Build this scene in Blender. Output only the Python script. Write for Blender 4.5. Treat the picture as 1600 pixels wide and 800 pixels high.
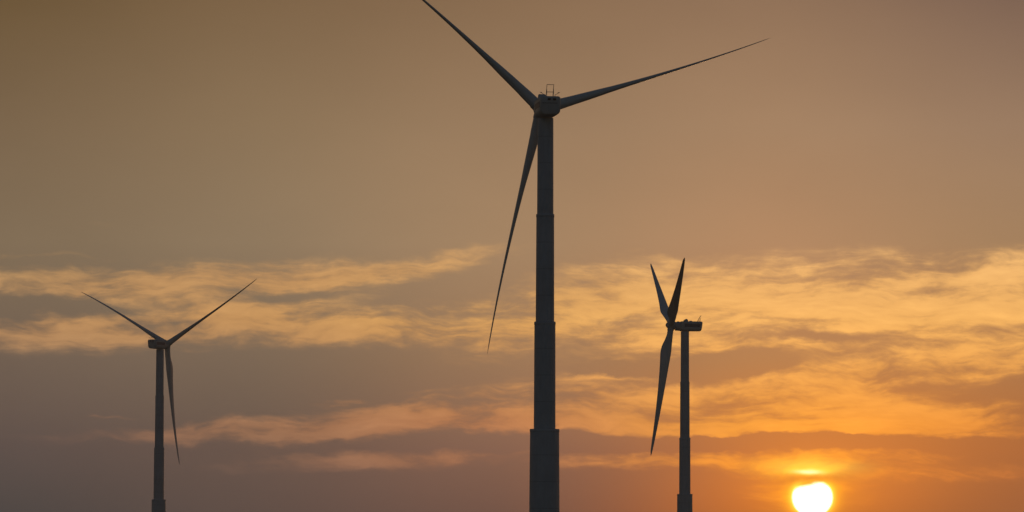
import bpy, bmesh, math, random
from mathutils import Vector, Matrix

random.seed(7)
S = bpy.context.scene
for o in list(bpy.data.objects):
    bpy.data.objects.remove(o)
COL = S.collection
R_ = math.radians

# ------------------------------------------------------------------ camera
F_PX = 6810.0                      # focal length in photo pixels (1600 wide)
HORIZON = 865.0
PITCH = math.atan((HORIZON - 400.0) / F_PX)
ROLL = R_(0.2)
cam_d = bpy.data.cameras.new("camera")
cam = bpy.data.objects.new("camera", cam_d)
COL.objects.link(cam)
cam_d.sensor_width = 36.0
cam_d.lens = 36.0 * F_PX / 1600.0
cam_d.clip_start = 0.5
cam_d.clip_end = 30000.0
fwd = Vector((0, math.cos(PITCH), math.sin(PITCH)))
rt = Vector((1, 0, 0)); up = rt.cross(fwd)
r2 = rt * math.cos(ROLL) + up * math.sin(ROLL)
u2 = -rt * math.sin(ROLL) + up * math.cos(ROLL)
m = Matrix((r2, u2, -fwd)).transposed().to_4x4()
m.translation = Vector((0, 0, 1.7))
cam.matrix_world = m
S.camera = cam

# ------------------------------------------------------------------ view
S.view_settings.view_transform = 'Standard'
S.view_settings.look = 'None'
S.view_settings.exposure = 0.0
S.view_settings.gamma = 1.0
S.render.film_transparent = False
S.cycles.use_denoising = True

# ------------------------------------------------------------------ sun direction (seen in the frame)
HAZE = 7.8e-5
SUN_EL = math.atan((HORIZON - 776.0) / F_PX)
SUN_AZ = math.atan((1270.0 - 800.0) / F_PX)          # clockwise from +Y
SUN_DIR = Vector((math.sin(SUN_AZ) * math.cos(SUN_EL), math.cos(SUN_AZ) * math.cos(SUN_EL), math.sin(SUN_EL)))

# ------------------------------------------------------------------ world: dusk sky with procedural clouds, all in direction space
world = bpy.data.worlds.new("World")
S.world = world
world.use_nodes = True
WT = world.node_tree
WT.nodes.clear()


def srgb(c):
    out = []
    for v in c:
        v /= 255.0
        out.append(v / 12.92 if v <= 0.04045 else ((v + 0.055) / 1.055) ** 2.4)
    return out


class X:
    """a socket with arithmetic, so that shader maths reads as maths"""
    def __init__(s, sock): s.s = sock
    def _m(s, op, *a): return mth(op, s, *a)
    def __add__(s, o): return mth('ADD', s, o)
    __radd__ = __add__
    def __sub__(s, o): return mth('SUBTRACT', s, o)
    def __rsub__(s, o): return mth('SUBTRACT', o, s)
    def __mul__(s, o): return mth('MULTIPLY', s, o)
    __rmul__ = __mul__
    def __truediv__(s, o): return mth('DIVIDE', s, o)


def put(nt, sock, v):
    if isinstance(v, X):
        nt.links.new(v.s, sock)
    else:
        sock.default_value = v


def mth(op, *a, nt=None):
    nt = nt or WT
    n = nt.nodes.new('ShaderNodeMath'); n.operation = op
    for i, v in enumerate(a):
        put(nt, n.inputs[i], v)
    return X(n.outputs[0])


def gauss(x, y, x0, y0, ax, ay, slope=0.0):
    dx = (x - x0)
    dy = (y - y0) - dx * slope if slope else (y - y0)
    dx = dx * (1.0 / ax); dy = dy * (1.0 / ay)
    return mth('EXPONENT', (dx * dx + dy * dy) * -1.0)


def sstep(x, lo, hi):
    n = WT.nodes.new('ShaderNodeMapRange'); n.interpolation_type = 'SMOOTHSTEP'
    put(WT, n.inputs[0], x)
    n.inputs[1].default_value = lo; n.inputs[2].default_value = hi
    return X(n.outputs[0])


def comb(x, y, z=0.0):
    n = WT.nodes.new('ShaderNodeCombineXYZ')
    put(WT, n.inputs[0], x); put(WT, n.inputs[1], y); put(WT, n.inputs[2], z)
    return X(n.outputs[0])


def noise(vec, scale=1.0, detail=6.0, rough=0.55, dist=0.0):
    n = WT.nodes.new('ShaderNodeTexNoise'); n.noise_dimensions = '3D'
    put(WT, n.inputs['Vector'], vec)
    n.inputs['Scale'].default_value = scale; n.inputs['Detail'].default_value = detail
    n.inputs['Roughness'].default_value = rough; n.inputs['Distortion'].default_value = dist
    return X(n.outputs['Fac'])


def ramp(fac, stops):
    n = WT.nodes.new('ShaderNodeValToRGB')
    cr = n.color_ramp
    while len(cr.elements) > 1:
        cr.elements.remove(cr.elements[-1])
    for i, (p, c) in enumerate(stops):
        e = cr.elements[0] if i == 0 else cr.elements.new(p)
        e.position = p; e.color = (*srgb(c), 1)
    put(WT, n.inputs[0], fac)
    return X(n.outputs[0])


def mixc(fac, a, b, mode='MIX'):
    n = WT.nodes.new('ShaderNodeMix'); n.data_type = 'RGBA'; n.blend_type = mode
    n.clamp_factor = True
    put(WT, n.inputs['Factor'], fac)
    for nm, v in (('A', a), ('B', b)):
        s = [i for i in n.inputs if i.name == nm and i.type == 'RGBA'][0]
        if isinstance(v, X): WT.links.new(v.s, s)
        else: s.default_value = (*v, 1)
    return X([o for o in n.outputs if o.type == 'RGBA'][0])


tc = WT.nodes.new('ShaderNodeTexCoord')
sep = WT.nodes.new('ShaderNodeSeparateXYZ')
WT.links.new(tc.outputs['Generated'], sep.inputs[0])
dx_, dy_, dz_ = (X(sep.outputs[i]) for i in range(3))
azim = mth('ARCTAN2', dx_, dy_)                     # radians clockwise from north (+Y)
elev = mth('ARCSINE', dz_)
K = F_PX / 100.0
# one unit = 0.84 degrees;  sx grows to the right along the horizon, sy grows downwards to the horizon
sx = azim * K + 8.0
sy = 8.65 - elev * K

# domain warp
wv = comb(sx * 0.55, sy * 0.9)
w1 = noise(wv, 1.0, 3, 0.5) - 0.5
w2 = noise(comb(sx * 0.55 + 31.7, sy * 0.9, 4.2), 1.0, 3, 0.5) - 0.5
fw1 = noise(comb(sx * 2.2, sy * 4.5, 9.0), 1.0, 5, 0.6) - 0.5
fx = sx + w1 * 1.1 + fw1 * 0.35
fy = sy + w2 * 0.55 + fw1 * 0.22

LIT = [  # x, y, half-width, half-height, slope, weight
    (1.4, 4.45, 1.7, 0.22, -0.02, 0.75), (4.0, 4.36, 1.9, 0.26, -0.05, 0.70),
    (6.0, 4.22, 1.5, 0.17, -0.16, 0.75), (0.3, 4.06, 1.1, 0.05, 0.0, 0.40),
    (1.0, 4.85, 2.6, 0.40, -0.02, 0.40), (1.3, 3.56, 1.3, 0.035, -0.06, 0.10), (4.4, 4.75, 1.6, 0.3, -0.12, 0.22), (13.5, 5.3, 3.2, 0.8, 0.0, 0.18), (10.6, 5.2, 2.0, 0.9, 0.0, 0.16),
    (1.2, 5.25, 1.9, 0.26, 0.0, 0.75), (4.6, 5.10, 2.2, 0.22, 0.05, 0.80), (6.4, 5.22, 1.4, 0.18, -0.02, 0.70),
    (7.0, 4.85, 1.0, 0.10, -0.10, 0.30), (8.0, 5.15, 0.8, 0.35, -0.2, 0.55),
    (8.9, 4.65, 1.3, 0.40, -0.1, 0.55), (10.4, 4.55, 1.6, 0.30, -0.05, 0.70), (9.4, 5.10, 1.2, 0.25, 0.0, 0.40),
    (12.5, 4.60, 2.2, 0.45, -0.06, 0.95), (15.2, 4.52, 2.0, 0.52, -0.03, 0.85), (14.6, 5.05, 2.4, 0.35, 0.0, 0.75),
    (10.6, 4.10, 0.7, 0.10, 0.25, 0.30), (12.2, 5.42, 1.2, 0.10, 0.0, 0.65), (15.4, 5.6, 1.4, 0.22, -0.05, 0.55),
    (11.8, 6.2, 2.2, 0.40, 0.0, 0.70), (13.2, 5.98, 0.9, 0.30, 0.10, 0.60), (12.3, 6.68, 3.2, 0.16, 0.0, 0.85),
    (15.0, 6.72, 1.8, 0.12, 0.0, 0.55), (13.7, 6.38, 1.3, 0.17, 0.04, 0.55), (15.4, 6.35, 1.4, 0.28, -0.05, 0.34), (15.2, 5.95, 1.2, 0.10, -0.04, 0.30),
    (6.6, 6.42, 1.6, 0.20, -0.10, 0.72), (5.9, 6.56, 2.1, 0.26, -0.05, 0.34), (3.2, 6.86, 1.9, 0.12, -0.03, 0.46), (6.8, 6.62, 2.4, 0.12, -0.02, 0.40), (5.6, 7.22, 2.6, 0.16, -0.02, 0.22), (11.2, 5.50, 1.2, 0.05, -0.04, 0.5), (10.0, 5.88, 1.1, 0.06, -0.05, 0.45), (13.6, 5.75, 1.6, 0.05, -0.03, 0.35), (5.3, 6.28, 0.45, 0.06, -0.05, 0.50), (9.2, 6.25, 0.8, 0.16, 0.0, 0.60),
    (8.6, 6.58, 1.8, 0.16, 0.0, 0.65), (4.2, 6.74, 2.4, 0.15, -0.03, 0.60), (1.8, 6.57, 0.35, 0.03, 0.0, 0.45),
    (12.6, 7.22, 2.0, 0.14, 0.0, 0.75), (9.6, 7.25, 1.6, 0.12, -0.06, 0.40), (6.5, 7.18, 2.0, 0.12, 0.0, 0.36),
    (14.8, 7.4, 1.4, 0.14, -0.05, 0.35), (12.7, 7.62, 1.1, 0.3, 0.0, 0.45),
]
DARK = [
    (12.8, 5.34, 1.3, 0.14, -0.02, 0.75), (11.3, 5.72, 1.3, 0.14, -0.03, 0.60), (15.3, 6.12, 1.2, 0.16, -0.12, 0.25),
    (12.2, 6.94, 4.5, 0.11, 0.0, 0.80), (1.7, 4.90, 1.1, 0.16, 0.05, 0.65), (0.1, 4.85, 0.8, 0.16, 0.0, 0.40),
    (14.1, 4.62, 0.9, 0.10, -0.10, 0.55), (15.5, 5.12, 0.7, 0.09, 0.0, 0.50), (10.2, 4.92, 1.0, 0.09, -0.04, 0.40), (11.9, 5.82, 1.4, 0.12, -0.03, 0.35), (11.7, 4.42, 0.6, 0.05, -0.06, 0.30), (14.6, 5.95, 0.9, 0.10, -0.06, 0.35), (4.3, 4.72, 1.0, 0.10, -0.1, 0.30), (10.2, 5.85, 0.9, 0.2, 0.0, 0.35),
    (9.6, 4.95, 0.7, 0.08, 0.0, 0.3), (13.0, 6.12, 1.2, 0.05, 0.08, 0.25),
]
msum = None
for (x0, y0, ax, ay, sl, w) in LIT:
    g = gauss(fx, fy, x0, y0, ax, ay, sl) * w
    msum = g if msum is None else msum + g
for (x0, y0, ax, ay, sl, w) in DARK:
    msum = msum - gauss(fx, fy, x0, y0, ax, ay, sl) * w
# feathery cirrus noise, from broad sheets to fine combed filaments
lean = w1 * 2.2                                    # the combing turns slowly across the sky
qx = sx + w1 * 1.2; qy = sy + w2 * 0.5 + sx * 0.05
nl = noise(comb(qx * 0.20, qy * 3.0 + w1 * 0.8, 15.0), 1.0, 5, 0.55, 0.1)
n1 = noise(comb(qx * 0.46, qy * 1.7, 2.0), 1.0, 6, 0.56, 0.15)
n2 = noise(comb(qx * 0.95 - qy * 0.5, qy * 3.8 + lean * 1.2, 5.0), 1.0, 8, 0.60, 0.15)
n3 = noise(comb(qx * 1.5 + qy * 1.6, qy * 11.0 + lean * 4.0 - qx * 1.2, 8.0), 1.0, 7, 0.62, 0.10)
n4 = noise(comb(sx * 6.0, sy * 11.0, 12.0), 1.0, 5, 0.62, 0.0)
nn = (nl - 0.5) * 1.5 + (n1 - 0.5) * 2.4 + (n2 - 0.5) * 1.55 + (n3 - 0.5) * 0.80 + (n4 - 0.5) * 0.40
base = 1.0 - mth('EXPONENT', mth('MAXIMUM', msum, 0.0) * -1.5)
dens = sstep(base * 1.06 + nn * (base * (1.85 - base * 1.0) + 0.03), 0.11, 0.93)
shade = (nl - 0.5) * 0.35 + (n1 - 0.5) * 0.6 + (n2 - 0.5) * 0.55 + (n3 - 0.5) * 0.22 + (n4 - 0.5) * 0.08 + 0.03

ty = mth('DIVIDE', sy, 10.0)
GAP = {
    0: [(0, (110, 88, 57)), (200, (126, 105, 78)), (380, (135, 116, 90)), (560, (119, 102, 86)), (640, (108, 93, 83)), (700, (95, 83, 78)), (800, (76, 73, 72))],
    400: [(0, (128, 103, 73)), (200, (145, 121, 90)), (380, (150, 128, 99)), (560, (131, 111, 90)), (640, (121, 102, 86)), (700, (112, 92, 81)), (800, (99, 82, 75))],
    800: [(0, (142, 113, 83)), (200, (160, 130, 98)), (380, (174, 141, 105)), (560, (168, 130, 95)), (640, (160, 120, 92)), (700, (148, 108, 87)), (800, (124, 90, 76))],
    1200: [(0, (150, 119, 91)), (200, (173, 138, 104)), (380, (192, 147, 106)), (560, (194, 138, 88)), (640, (206, 132, 72)), (700, (194, 117, 66)), (800, (198, 108, 48))],
    1600: [(0, (129, 103, 85)), (200, (161, 130, 102)), (380, (172, 136, 98)), (560, (188, 132, 84)), (640, (190, 121, 68)), (700, (190, 114, 62)), (800, (176, 104, 58))],
}
LITC = {
    0: [(400, (182, 144, 97)), (500, (196, 148, 97)), (600, (164, 126, 94)), (660, (144, 108, 89)), (740, (120, 93, 81))],
    400: [(400, (196, 150, 99)), (500, (206, 154, 95)), (600, (174, 130, 93)), (660, (172, 124, 89)), (740, (132, 99, 82))],
    800: [(400, (212, 162, 104)), (500, (236, 176, 100)), (600, (222, 156, 92)), (660, (208, 138, 88)), (740, (176, 118, 84))],
    1200: [(400, (242, 184, 114)), (500, (259, 192, 106)), (600, (258, 178, 86)), (660, (262, 172, 66)), (740, (256, 154, 46))],
    1600: [(400, (245, 187, 114)), (500, (254, 188, 102)), (600, (250, 170, 80)), (660, (246, 154, 64)), (740, (224, 130, 60))],
}


def field(tab):
    xs = sorted(tab)
    cols = [ramp(ty, [(y / 1000.0, c) for y, c in tab[x]]) for x in xs]
    out = cols[0]
    for i in range(1, len(xs)):
        out = mixc(sstep(sx, xs[i - 1] / 100.0 - 0.5, xs[i] / 100.0 + 0.5), out, cols[i])
    return out


gapc = field(GAP)
litc = field(LITC)
# faint unevenness of the clear dusty air
air = noise(comb(sx * 0.25, sy * 0.5, 7.0), 1.0, 3, 0.5)
gapc = mixc(1.0, gapc, X(comb(air * 0.16 + 0.92, air * 0.16 + 0.92, air * 0.16 + 0.92).s), 'MULTIPLY')
litc = mixc(1.0, litc, X(comb(shade + 1.0, shade * 1.15 + 1.0, shade * 1.1 + 1.0).s), 'MULTIPLY')
sky = mixc(dens, gapc, litc)

# sun disc and its glow through the thin cloud
SXs = 8.0 + SUN_AZ * K; SYs = 8.65 - SUN_EL * K
ddx = sx - SXs; ddy = sy - SYs
rag = noise(comb(sx * 2.6, sy * 7.0, 4.4), 1.0, 4, 0.6) - 0.5
rag2 = noise(comb(sx * 7.0, sy * 9.0, 6.3), 1.0, 3, 0.6) - 0.5
rr = mth('SQRT', ddx * ddx + ddy * ddy * 1.10)
ry = sy + rag * 0.05 + rag2 * 0.05
cloudbar = gauss(sx, ry, SXs - 0.02, 7.47, 0.46, 0.075, -0.06)
barmask = sstep(ry + ddx * 0.10 - gauss(sx, sy, SXs + 0.10, 7.5, 0.16, 0.4) * -0.045, 7.54, 7.68)
disc = (1.0 - sstep(rr, 0.250, 0.335)) * barmask
rim = mth('EXPONENT', (rr - 0.31) * (rr - 0.31) * -55.0) * sstep(ry, 7.40, 7.62)
rim2 = mth('EXPONENT', (rr - 0.31) * (rr - 0.31) * -320.0) * sstep(ry, 7.44, 7.62)
patch = gauss(sx, sy + rag * 0.06, SXs - 0.06, 7.365, 0.30, 0.050)
halo = gauss(sx, sy + rag * 0.14, SXs - 0.02, 7.30, 0.66, 0.13)
near = gauss(sx, sy, SXs, 7.66, 0.60, 0.42)
wide = gauss(sx, sy, SXs, 7.68, 1.7, 0.62)


def addc(col, fac, c):
    f = comb(fac * c[0], fac * c[1], fac * c[2])
    n = WT.nodes.new('ShaderNodeVectorMath'); n.operation = 'ADD'
    WT.links.new(col.s, n.inputs[0]); WT.links.new(f.s, n.inputs[1])
    return X(n.outputs[0])


sky = addc(sky, gauss(sx, sy, 13.0, 6.4, 4.2, 1.7), (0.075, 0.020, -0.006))
sky = addc(sky, gauss(sx, sy, 13.1, 7.0, 2.2, 0.95), (0.225, 0.062, -0.003))
sky = addc(sky, wide, (0.30, 0.075, -0.004))
sky = addc(sky, near * (1.0 - cloudbar * 0.6), (0.34, 0.15, -0.012))
sky = addc(sky, rim, (0.45, 0.26, 0.00))
sky = addc(sky, rim2, (0.40, 0.42, 0.05))
dim = 1.0 - cloudbar * 0.22
sky = mixc(1.0, sky, comb(dim, dim * 0.96 + 0.04 * 0.5, dim), 'MULTIPLY')
sky = addc(sky, halo * (1.0 - cloudbar), (0.25, 0.40, 0.05))
sky = addc(sky, patch, (0.45, 0.55, 0.04))
sky = addc(sky, patch * patch * patch, (0.2, 0.25, 0.60))
sky = addc(sky, disc, (6.0, 5.4, 4.4))

nishita = WT.nodes.new('ShaderNodeTexSky')
nishita.sky_type = 'NISHITA'; nishita.sun_disc = False
nishita.sun_elevation = SUN_EL; nishita.sun_rotation = SUN_AZ
nishita.dust_density = 0.6; nishita.air_density = 1.0; nishita.ozone_density = 2.0
bgN = WT.nodes.new('ShaderNodeBackground'); bgN.inputs[1].default_value = 0.10
WT.links.new(nishita.outputs[0], bgN.inputs[0])
bgC = WT.nodes.new('ShaderNodeBackground'); bgC.inputs[1].default_value = 1.0
WT.links.new(sky.s, bgC.inputs[0])
# the dusty sunset bank fills the western sky low down; the Nishita sky takes over above and behind
lowband = (1.0 - sstep(elev, R_(12), R_(40))) * (1.0 - sstep(mth('ABSOLUTE', azim), R_(35), R_(95)))
mixs = WT.nodes.new('ShaderNodeMixShader')
WT.links.new(lowband.s, mixs.inputs[0]); WT.links.new(bgN.outputs[0], mixs.inputs[1]); WT.links.new(bgC.outputs[0], mixs.inputs[2])
wo = WT.nodes.new('ShaderNodeOutputWorld')
WT.links.new(mixs.outputs[0], wo.inputs[0])
world.cycles.sampling_method = 'MANUAL'
world.cycles.sample_map_resolution = 512

sun_d = bpy.data.lights.new("sun", 'SUN')
sun_d.energy = 0.35
sun_d.angle = R_(0.53)
sun_d.color = (1.0, 0.55, 0.25)
sun = bpy.data.objects.new("sun", sun_d)
COL.objects.link(sun)
sun.rotation_euler = (-SUN_DIR).to_track_quat('-Z', 'Y').to_euler()
sun.location = (0, 0, 300)

# ------------------------------------------------------------------ materials
def mat(name, base, rough=0.5, stain=0.12, scale=0.6, streak=True, seams=0.0, spec=0.4):
    mt = bpy.data.materials.new(name); mt.use_nodes = True
    nt = mt.node_tree; b = nt.nodes['Principled BSDF']
    t = nt.nodes.new('ShaderNodeTexCoord')
    mp = nt.nodes.new('ShaderNodeMapping'); mp.inputs['Scale'].default_value = (1, 1, 0.12 if streak else 1)
    nt.links.new(t.outputs['Object'], mp.inputs[0])
    n = nt.nodes.new('ShaderNodeTexNoise'); n.inputs['Scale'].default_value = scale * 3; n.inputs['Detail'].default_value = 7
    n.inputs['Roughness'].default_value = 0.65
    nt.links.new(mp.outputs[0], n.inputs['Vector'])
    n2 = nt.nodes.new('ShaderNodeTexNoise'); n2.inputs['Scale'].default_value = scale * 0.5; n2.inputs['Detail'].default_value = 4
    nt.links.new(t.outputs['Object'], n2.inputs['Vector'])
    ad = nt.nodes.new('ShaderNodeMath'); ad.operation = 'ADD'
    nt.links.new(n.outputs['Fac'], ad.inputs[0]); nt.links.new(n2.outputs['Fac'], ad.inputs[1])
    mr = nt.nodes.new('ShaderNodeMapRange'); mr.inputs[1].default_value = 0.75; mr.inputs[2].default_value = 1.3
    mr.inputs[3].default_value = 1.0 - stain * 2; mr.inputs[4].default_value = 1.0 + stain * 0.5
    nt.links.new(ad.outputs[0], mr.inputs[0])
    val = mr.outputs[0]
    if seams:
        sp = nt.nodes.new('ShaderNodeSeparateXYZ'); nt.links.new(t.outputs['Object'], sp.inputs[0])
        fr = nt.nodes.new('ShaderNodeMath'); fr.operation = 'DIVIDE'; fr.inputs[1].default_value = seams
        nt.links.new(sp.outputs[2], fr.inputs[0])
        f2 = nt.nodes.new('ShaderNodeMath'); f2.operation = 'FRACT'; nt.links.new(fr.outputs[0], f2.inputs[0])
        lt = nt.nodes.new('ShaderNodeMath'); lt.operation = 'LESS_THAN'; lt.inputs[1].default_value = 0.03
        nt.links.new(f2.outputs[0], lt.inputs[0])
        sc = nt.nodes.new('ShaderNodeMath'); sc.operation = 'MULTIPLY_ADD'; sc.inputs[1].default_value = -0.2; sc.inputs[2].default_value = 1.0
        nt.links.new(lt.outputs[0], sc.inputs[0])
        mu = nt.nodes.new('ShaderNodeMath'); mu.operation = 'MULTIPLY'
        nt.links.new(val, mu.inputs[0]); nt.links.new(sc.outputs[0], mu.inputs[1]); val = mu.outputs[0]
    mx = nt.nodes.new('ShaderNodeVectorMath'); mx.operation = 'SCALE'; mx.inputs[0].default_value = base
    nt.links.new(val, mx.inputs['Scale'])
    nt.links.new(mx.outputs[0], b.inputs['Base Color'])
    b.inputs['Roughness'].default_value = rough
    b.inputs['Specular IOR Level'].default_value = spec
    return mt


M_TOWER = mat('tower_paint', (0.48, 0.51, 0.545), 0.55, 0.08, 0.5, True, 5.25)
M_NAC = mat('nacelle_shell', (0.52, 0.53, 0.52), 0.5, 0.10, 0.8, True)
M_BLADE = mat('blade_gelcoat', (0.64, 0.64, 0.63), 0.45, 0.06, 0.3, False)
M_STRIPE = mat('dark_band_paint', (0.13, 0.13, 0.18), 0.5, 0.1, 1.0, False)
M_DARK = mat('dark_grille', (0.03, 0.03, 0.032), 0.7, 0.1, 2.0, False)
M_STEEL = mat('galvanised_steel', (0.30, 0.30, 0.30), 0.5, 0.1, 2.0, False)
M_CONC = mat('concrete', (0.32, 0.31, 0.29), 0.9, 0.2, 0.6, False)


# ------------------------------------------------------------------ helpers
def link(name, bm, m, parent=None, smooth=True, angle=40):
    me = bpy.data.meshes.new(name)
    bmesh.ops.recalc_face_normals(bm, faces=bm.faces[:])
    for f in bm.faces: f.smooth = smooth
    if smooth:
        lim = R_(angle)
        for e in bm.edges:
            if len(e.link_faces) == 2 and e.calc_face_angle(0) > lim: e.smooth = False
    bm.to_mesh(me); bm.free()
    me.materials.append(m)
    o = bpy.data.objects.new(name, me); COL.objects.link(o)
    if parent: o.parent = parent
    return o


def loft(bm, rings, cap=True):
    vs = [[bm.verts.new(p) for p in r] for r in rings]
    n = len(rings[0])
    for a, b in zip(vs, vs[1:]):
        for i in range(n):
            bm.faces.new((a[i], a[(i + 1) % n], b[(i + 1) % n], b[i]))
    if cap:
        bm.faces.new(vs[0][::-1]); bm.faces.new(vs[-1])


def lathe_z(bm, prof, n=64, cx=0, cy=0):
    loft(bm, [[(cx + r * math.cos(2 * math.pi * i / n), cy + r * math.sin(2 * math.pi * i / n), z) for i in range(n)] for r, z in prof])


def lathe_y(bm, prof, n=48, z0=0.0):
    loft(bm, [[(r * math.cos(2 * math.pi * i / n), y, z0 + r * math.sin(2 * math.pi * i / n)) for i in range(n)] for r, y in prof])


def tube(bm, a, b, r, n=8):
    a = Vector(a); b = Vector(b); d = (b - a).normalized()
    s = d.orthogonal().normalized(); t = d.cross(s)
    loft(bm, [[tuple(p + s * (r * math.cos(2 * math.pi * i / n)) + t * (r * math.sin(2 * math.pi * i / n))) for i in range(n)] for p in (a, b)])


def box(bm, c, s, bev=0.0):
    r = bmesh.ops.create_cube(bm, size=1.0)
    for v in r['verts']:
        v.co = Vector((c[0] + v.co.x * s[0], c[1] + v.co.y * s[1], c[2] + v.co.z * s[2]))
    if bev:
        es = list({e for v in r['verts'] for e in v.link_edges})
        bmesh.ops.bevel(bm, geom=es, offset=bev, segments=3, affect='EDGES', profile=0.5)


def rrect(w, h, rad, n=6):
    """rounded rectangle outline in x,z; rad = radii for top right, top left, bottom left, bottom right"""
    out = []
    for (cx, cz, a0, r) in ((w / 2, h / 2, 0, rad[0]), (-w / 2, h / 2, 90, rad[1]), (-w / 2, -h / 2, 180, rad[2]), (w / 2, -h / 2, 270, rad[3])):
        ox = cx - math.copysign(r, cx); oz = cz - math.copysign(r, cz)
        for k in range(n + 1):
            a = R_(a0 + 90 * k / n)
            out.append((ox + r * math.cos(a), oz + r * math.sin(a)))
    return out


# ------------------------------------------------------------------ the wind turbine, local +Y is where its rotor points
TILT = R_(4.4)
RAD = 50.0
CONE, BEND, DROOP = 0.071, 0.030, 0.0140
CHORD = [(0.018, 2.25), (0.05, 2.25), (0.08, 2.35), (0.12, 3.0), (0.16, 3.75), (0.20, 4.1), (0.24, 3.95), (0.30, 3.5), (0.36, 3.15), (0.5, 2.5),
         (0.65, 1.9), (0.8, 1.38), (0.9, 1.05), (0.96, 0.78), (0.99, 0.45), (1.0, 0.12)]
THICK = [(0.018, 1.0), (0.05, 1.0), (0.08, 0.93), (0.12, 0.66), (0.16, 0.48), (0.20, 0.40), (0.30, 0.33), (0.5, 0.25), (0.7, 0.21), (1.0, 0.17)]


def interp(tab, x):
    if x <= tab[0][0]: return tab[0][1]
    for (a, va), (b, vb) in zip(tab, tab[1:]):
        if x <= b:
            t = (x - a) / (b - a)
            return va + (vb - va) * t
    return tab[-1][1]


def blade_mesh(hub, az, e, tt, ax, seg0=0.018):
    bm = bmesh.new(); rings = []
    n = 28; st = 46
    for k in range(st + 1):
        s = k / st
        f = seg0 + (1 - seg0) * (s ** 1.15)
        if k == st: f = 1.0
        c = interp(CHORD, f); th = interp(THICK, f) * c
        blend = min(1.0, max(0.0, (f - 0.045) / 0.13)); blend = blend * blend * (3 - 2 * blend)
        tw = R_(13.0) * (1 - f) ** 2 * blend - R_(2)
        lead = 0.5 * (1 - blend) + 0.32 * blend       # chord share on the straight-edge side
        ctr = hub + RAD * (e * f * 0.997 + ax * (CONE * (0.55 * f + 0.45 * f * f)) + tt * (BEND * f ** 3)) + Vector((0, 0, -DROOP * RAD * abs(math.cos(az)) * f * f))
        cd = ax * math.cos(tw) + tt * math.sin(tw); td = -ax * math.sin(tw) + tt * math.cos(tw)
        ring = []
        for i in range(n):
            a = 2 * math.pi * i / n
            xc = 0.5 + 0.5 * math.cos(a)               # 1 = trailing edge, 0 = leading edge
            circ = 0.5 * math.sin(a)
            yt = 2.6 * (0.2969 * math.sqrt(max(xc, 0)) - 0.126 * xc - 0.3516 * xc ** 2 + 0.2843 * xc ** 3 - 0.1036 * xc ** 4) * 1.85
            air = math.copysign(max(yt, 0.0), math.sin(a)) if abs(math.sin(a)) > 1e-6 else 0
            y = circ * (1 - blend) + air * blend
            ring.append(tuple(ctr + cd * ((xc - lead) * c) + td * (y * th)))
        rings.append(ring)
    loft(bm, rings)
    return bm


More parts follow.
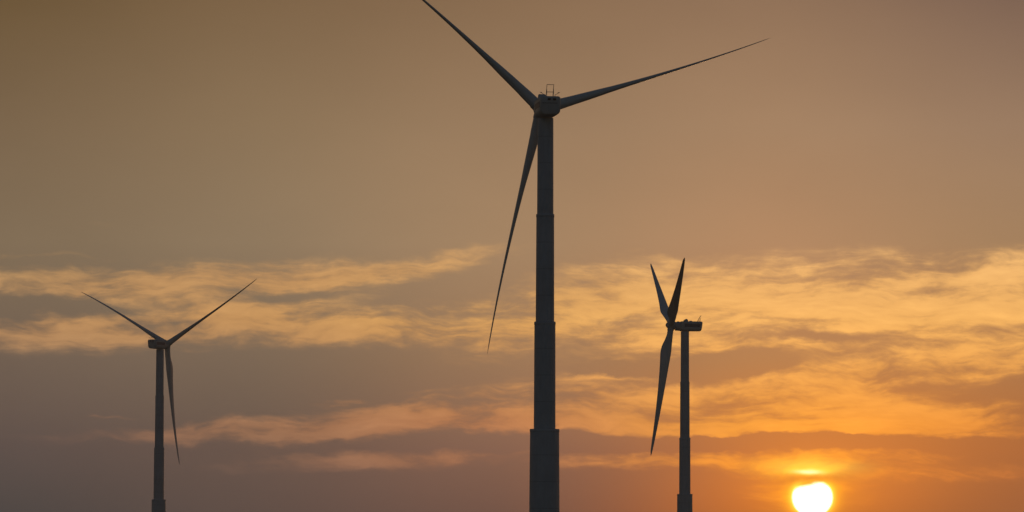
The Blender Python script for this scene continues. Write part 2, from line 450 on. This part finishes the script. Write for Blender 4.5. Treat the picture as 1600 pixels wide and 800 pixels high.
def make_turbine(X0, Y0, H, yaw, az0, label):
    root = bpy.data.objects.new('wind_turbine', None); COL.objects.link(root)
    root.empty_display_size = 5
    root.location = (X0, Y0, 0); root.rotation_euler = (0, 0, -yaw)
    root['label'] = label; root['category'] = 'wind turbine'; root['group'] = 'wind turbines against the sunset sky'
    # foundation + four telescoping tower sections, narrowing at every step
    fb = bmesh.new(); lathe_z(fb, [(7.5, -0.6), (7.5, 0.1), (7.3, 0.3), (3.4, 0.55), (3.4, 0.6)], 48)
    link('foundation', fb, M_CONC, root)
    z3 = H - 63.6; z2 = H - 42.4; z1 = H - 21.1
    secs = [(0.6, z3, 3.05, 2.88), (z3, z2, 2.14, 2.08), (z2, z1, 1.83, 1.76), (z1, H - 1.95, 1.62, 1.56)]
    for i, (a, b, ra, rb) in enumerate(secs):
        bm = bmesh.new()
        prof = [(ra, a), (rb, b - 0.9), (rb, b - 0.05), (rb - 0.06, b)] if i < 3 else [(ra, a), (rb, b)]
        lathe_z(bm, prof, 72)
        t = link('tower_section', bm, M_TOWER, root)
        if i < 3:
            fl = bmesh.new()
            lathe_z(fl, [(rb + 0.02, b - 0.55), (rb + 0.05, b - 0.5), (rb + 0.05, b + 0.02), (rb + 0.0, b + 0.08), (rb - 0.1, b + 0.08)], 72)
            link('flange', fl, M_TOWER, t)
    # nacelle: rounded box, rear wall leaning forward at the bottom, narrower neck in front
    nb = bmesh.new()
    rad = (0.55, 0.55, 1.0, 1.0)
    rings = []
    zc = H
    for (y, w, h, dz, lean) in ((-6.62, 3.3, 2.7, 0.1, 0.5), (-6.5, 3.75, 3.35, 0.0, 0.5), (-6.2, 4.05, 3.65, 0.0, 0.5), (-3.0, 4.15, 3.7, 0.0, 0.0), (1.0, 4.15, 3.7, 0, 0),
                                (1.7, 4.0, 3.6, 0, 0), (1.9, 3.6, 3.4, 0, 0)):
        f = w / 4.15
        pr = rrect(w, h, tuple(r * f for r in rad))
        rings.append([(px, y + lean * (0.5 - pz / 3.7), zc + dz + pz) for px, pz in pr])
    loft(nb, rings)
    nac = link('nacelle', nb, M_NAC, root, angle=35)
    nk = bmesh.new(); lathe_y(nk, [(1.72, 1.8), (1.74, 2.2), (1.66, 3.6), (1.5, 3.75)], 48, zc)
    link('neck', nk, M_NAC, nac)
    for sgn in (-1, 1):
        b = bmesh.new(); box(b, (sgn * 2.075, -2.6, zc + 0.25), (0.03, 6.0, 1.15))
        link('side_band', b, M_STRIPE, nac, smooth=False)
    for xx in (-0.3, 0.75):
        b = bmesh.new(); box(b, (xx, -6.62, zc + 1.18), (0.62, 0.12, 0.42), 0.05)
        link('rear_vent', b, M_DARK, nac)
    b = bmesh.new(); box(b, (-0.2, -6.57, zc + 0.42), (3.0, 0.06, 0.07)); link('rear_rib', b, M_DARK, nac, smooth=False)
    # roof hatch (a wedge), a low cooler box and the measuring frame
    b = bmesh.new()
    loft(b, [[(x, y, zc + 1.83 + z) for y, z in ((-1.1, -0.1), (0.8, -0.1), (0.5, 0.5), (-0.35, 1.0), (-0.85, 0.75))] for x in (-1.5, -0.1)])
    bmesh.ops.bevel(b, geom=b.edges[:], offset=0.09, segments=2, affect='EDGES')
    link('roof_hatch', b, M_NAC, nac)
    b = bmesh.new(); box(b, (0.85, -2.3, zc + 1.98), (1.2, 1.0, 0.42), 0.12); link('roof_cooler', b, M_NAC, nac)
    b = bmesh.new(); box(b, (0.0, 2.6, zc + 1.74), (0.7, 0.8, 0.25), 0.05); link('neck_cover', b, M_NAC, nac)
    b = bmesh.new()
    y0, yb = -4.7, -6.1
    for xx in (-0.68, 0.68):
        tube(b, (xx, y0, zc + 1.75), (xx, yb, zc + 4.10), 0.055)
    for f in (0.42, 1.0):
        yy = y0 + (yb - y0) * f; zz = zc + 1.75 + 2.35 * f
        tube(b, (-0.70, yy, zz), (0.70, yy, zz), 0.055)
    for xx in (-0.68, 0.68):
        tube(b, (xx, -5.9, zc + 1.75), (xx, -5.85, zc + 3.3), 0.045)
    fr = link('sensor_frame', b, M_STEEL, nac)
    for sgn in (-1, 1):
        b = bmesh.new()
        tube(b, (sgn * 1.0, -5.4, zc + 1.75), (sgn * 1.05, -5.4, zc + 2.15), 0.05)
        tube(b, (sgn * 1.0, -5.4, zc + 2.12), (sgn * 1.95, -5.4, zc + 2.68), 0.045)
        tube(b, (sgn * 1.55, -5.4, zc + 2.62), (sgn * 2.0, -5.4, zc + 2.66), 0.045)
        link('sensor_arm', b, M_STEEL, nac)
    # rotor
    d = Vector((0, 1, 0)); h = Vector((1, 0, 0)); z = Vector((0, 0, 1))
    ax = d * math.cos(TILT) + z * math.sin(TILT)
    v = z * math.cos(TILT) - d * math.sin(TILT)
    hub = Vector((0, 5.3, zc + 0.35))
    hb = bmesh.new()
    prof = [(1.45, -1.5), (1.6, -1.35), (1.68, -0.6), (1.62, 0.2), (1.42, 0.8), (1.15, 1.35), (0.80, 1.78), (0.40, 2.05), (0.08, 2.14)]
    n = 48
    loft(hb, [[tuple(hub + ax * yy + h * (r * math.cos(2 * math.pi * i / n)) + v * (r * math.sin(2 * math.pi * i / n))) for i in range(n)] for r, yy in prof])
    hubo = link('hub', hb, M_NAC, root)
    for k in range(3):
        a = az0 + k * 2 * math.pi / 3
        e = h * math.cos(a) + v * math.sin(a); tt = -h * math.sin(a) + v * math.cos(a)
        bl = link('blade', blade_mesh(hub, a, e, tt, ax), M_BLADE, root, angle=60)
        c = bmesh.new()
        n = 40
        loft(c, [[tuple(hub + e * rr + ax * (CONE * 0.55 * rr) + ax * (q * math.cos(2 * math.pi * i / n)) + tt * (q * math.sin(2 * math.pi * i / n))) for i in range(n)]
                 for q, rr in ((1.2, 0.9), (1.24, 1.0), (1.24, 1.95), (1.17, 2.02))])
        link('root_collar', c, M_NAC, bl)
    return root


# ------------------------------------------------------------------ the ground
gb = bmesh.new()
N = 120; EXT = 4500.0
gv = {}
for i in range(N + 1):
    for j in range(N + 1):
        x = -EXT + 2 * EXT * i / N; y = -EXT + 2 * EXT * j / N
        gv[i, j] = gb.verts.new((x, y, 0.0))
for i in range(N):
    for j in range(N):
        gb.faces.new((gv[i, j], gv[i + 1, j], gv[i + 1, j + 1], gv[i, j + 1]))
gm = bpy.data.materials.new('dry_field'); gm.use_nodes = True
nt = gm.node_tree; bs = nt.nodes['Principled BSDF']; bs.inputs['Roughness'].default_value = 0.95
t = nt.nodes.new('ShaderNodeTexCoord'); n_ = nt.nodes.new('ShaderNodeTexNoise')
n_.inputs['Scale'].default_value = 0.03; n_.inputs['Detail'].default_value = 12; n_.inputs['Roughness'].default_value = 0.65
nt.links.new(t.outputs['Object'], n_.inputs['Vector'])
cr = nt.nodes.new('ShaderNodeValToRGB')
cr.color_ramp.elements[0].position = 0.35; cr.color_ramp.elements[0].color = (0.05, 0.055, 0.025, 1)
cr.color_ramp.elements[1].position = 0.65; cr.color_ramp.elements[1].color = (0.17, 0.13, 0.08, 1)
nt.links.new(n_.outputs['Fac'], cr.inputs[0]); nt.links.new(cr.outputs[0], bs.inputs['Base Color'])
ground = link('ground', gb, gm, None, smooth=False)
ground['kind'] = 'structure'

# ------------------------------------------------------------------ the dusty evening air
hz = bmesh.new(); box(hz, (0, 0, 76.0), (9200, 9200, 154.0))
hm = bpy.data.materials.new('dusty_air'); hm.use_nodes = True
nt = hm.node_tree; nt.nodes.clear()
pv = nt.nodes.new('ShaderNodeVolumePrincipled')
pv.inputs['Color'].default_value = (0.76, 0.80, 0.86, 1)
pv.inputs['Density'].default_value = HAZE
pv.inputs['Anisotropy'].default_value = 0.40
om = nt.nodes.new('ShaderNodeOutputMaterial'); nt.links.new(pv.outputs[0], om.inputs['Volume'])
haze = link('haze', hz, hm, None, smooth=False)
haze['kind'] = 'stuff'

# ------------------------------------------------------------------ the three turbines
make_turbine(6.55, 859.9, 89.75, R_(-8.5), R_(17.1), 'tallest, nearest grey wind turbine seen from behind, its blades crossing the upper sky')
make_turbine(-144.4, 1788.5, 86.85, R_(28.1), R_(30.4), 'small distant grey wind turbine alone on the left, against dim purple clouds')
make_turbine(65.7, 1651.6, 87.95, R_(263.3), R_(30.6), 'distant dark wind turbine seen side on, beside the glowing sun disc')
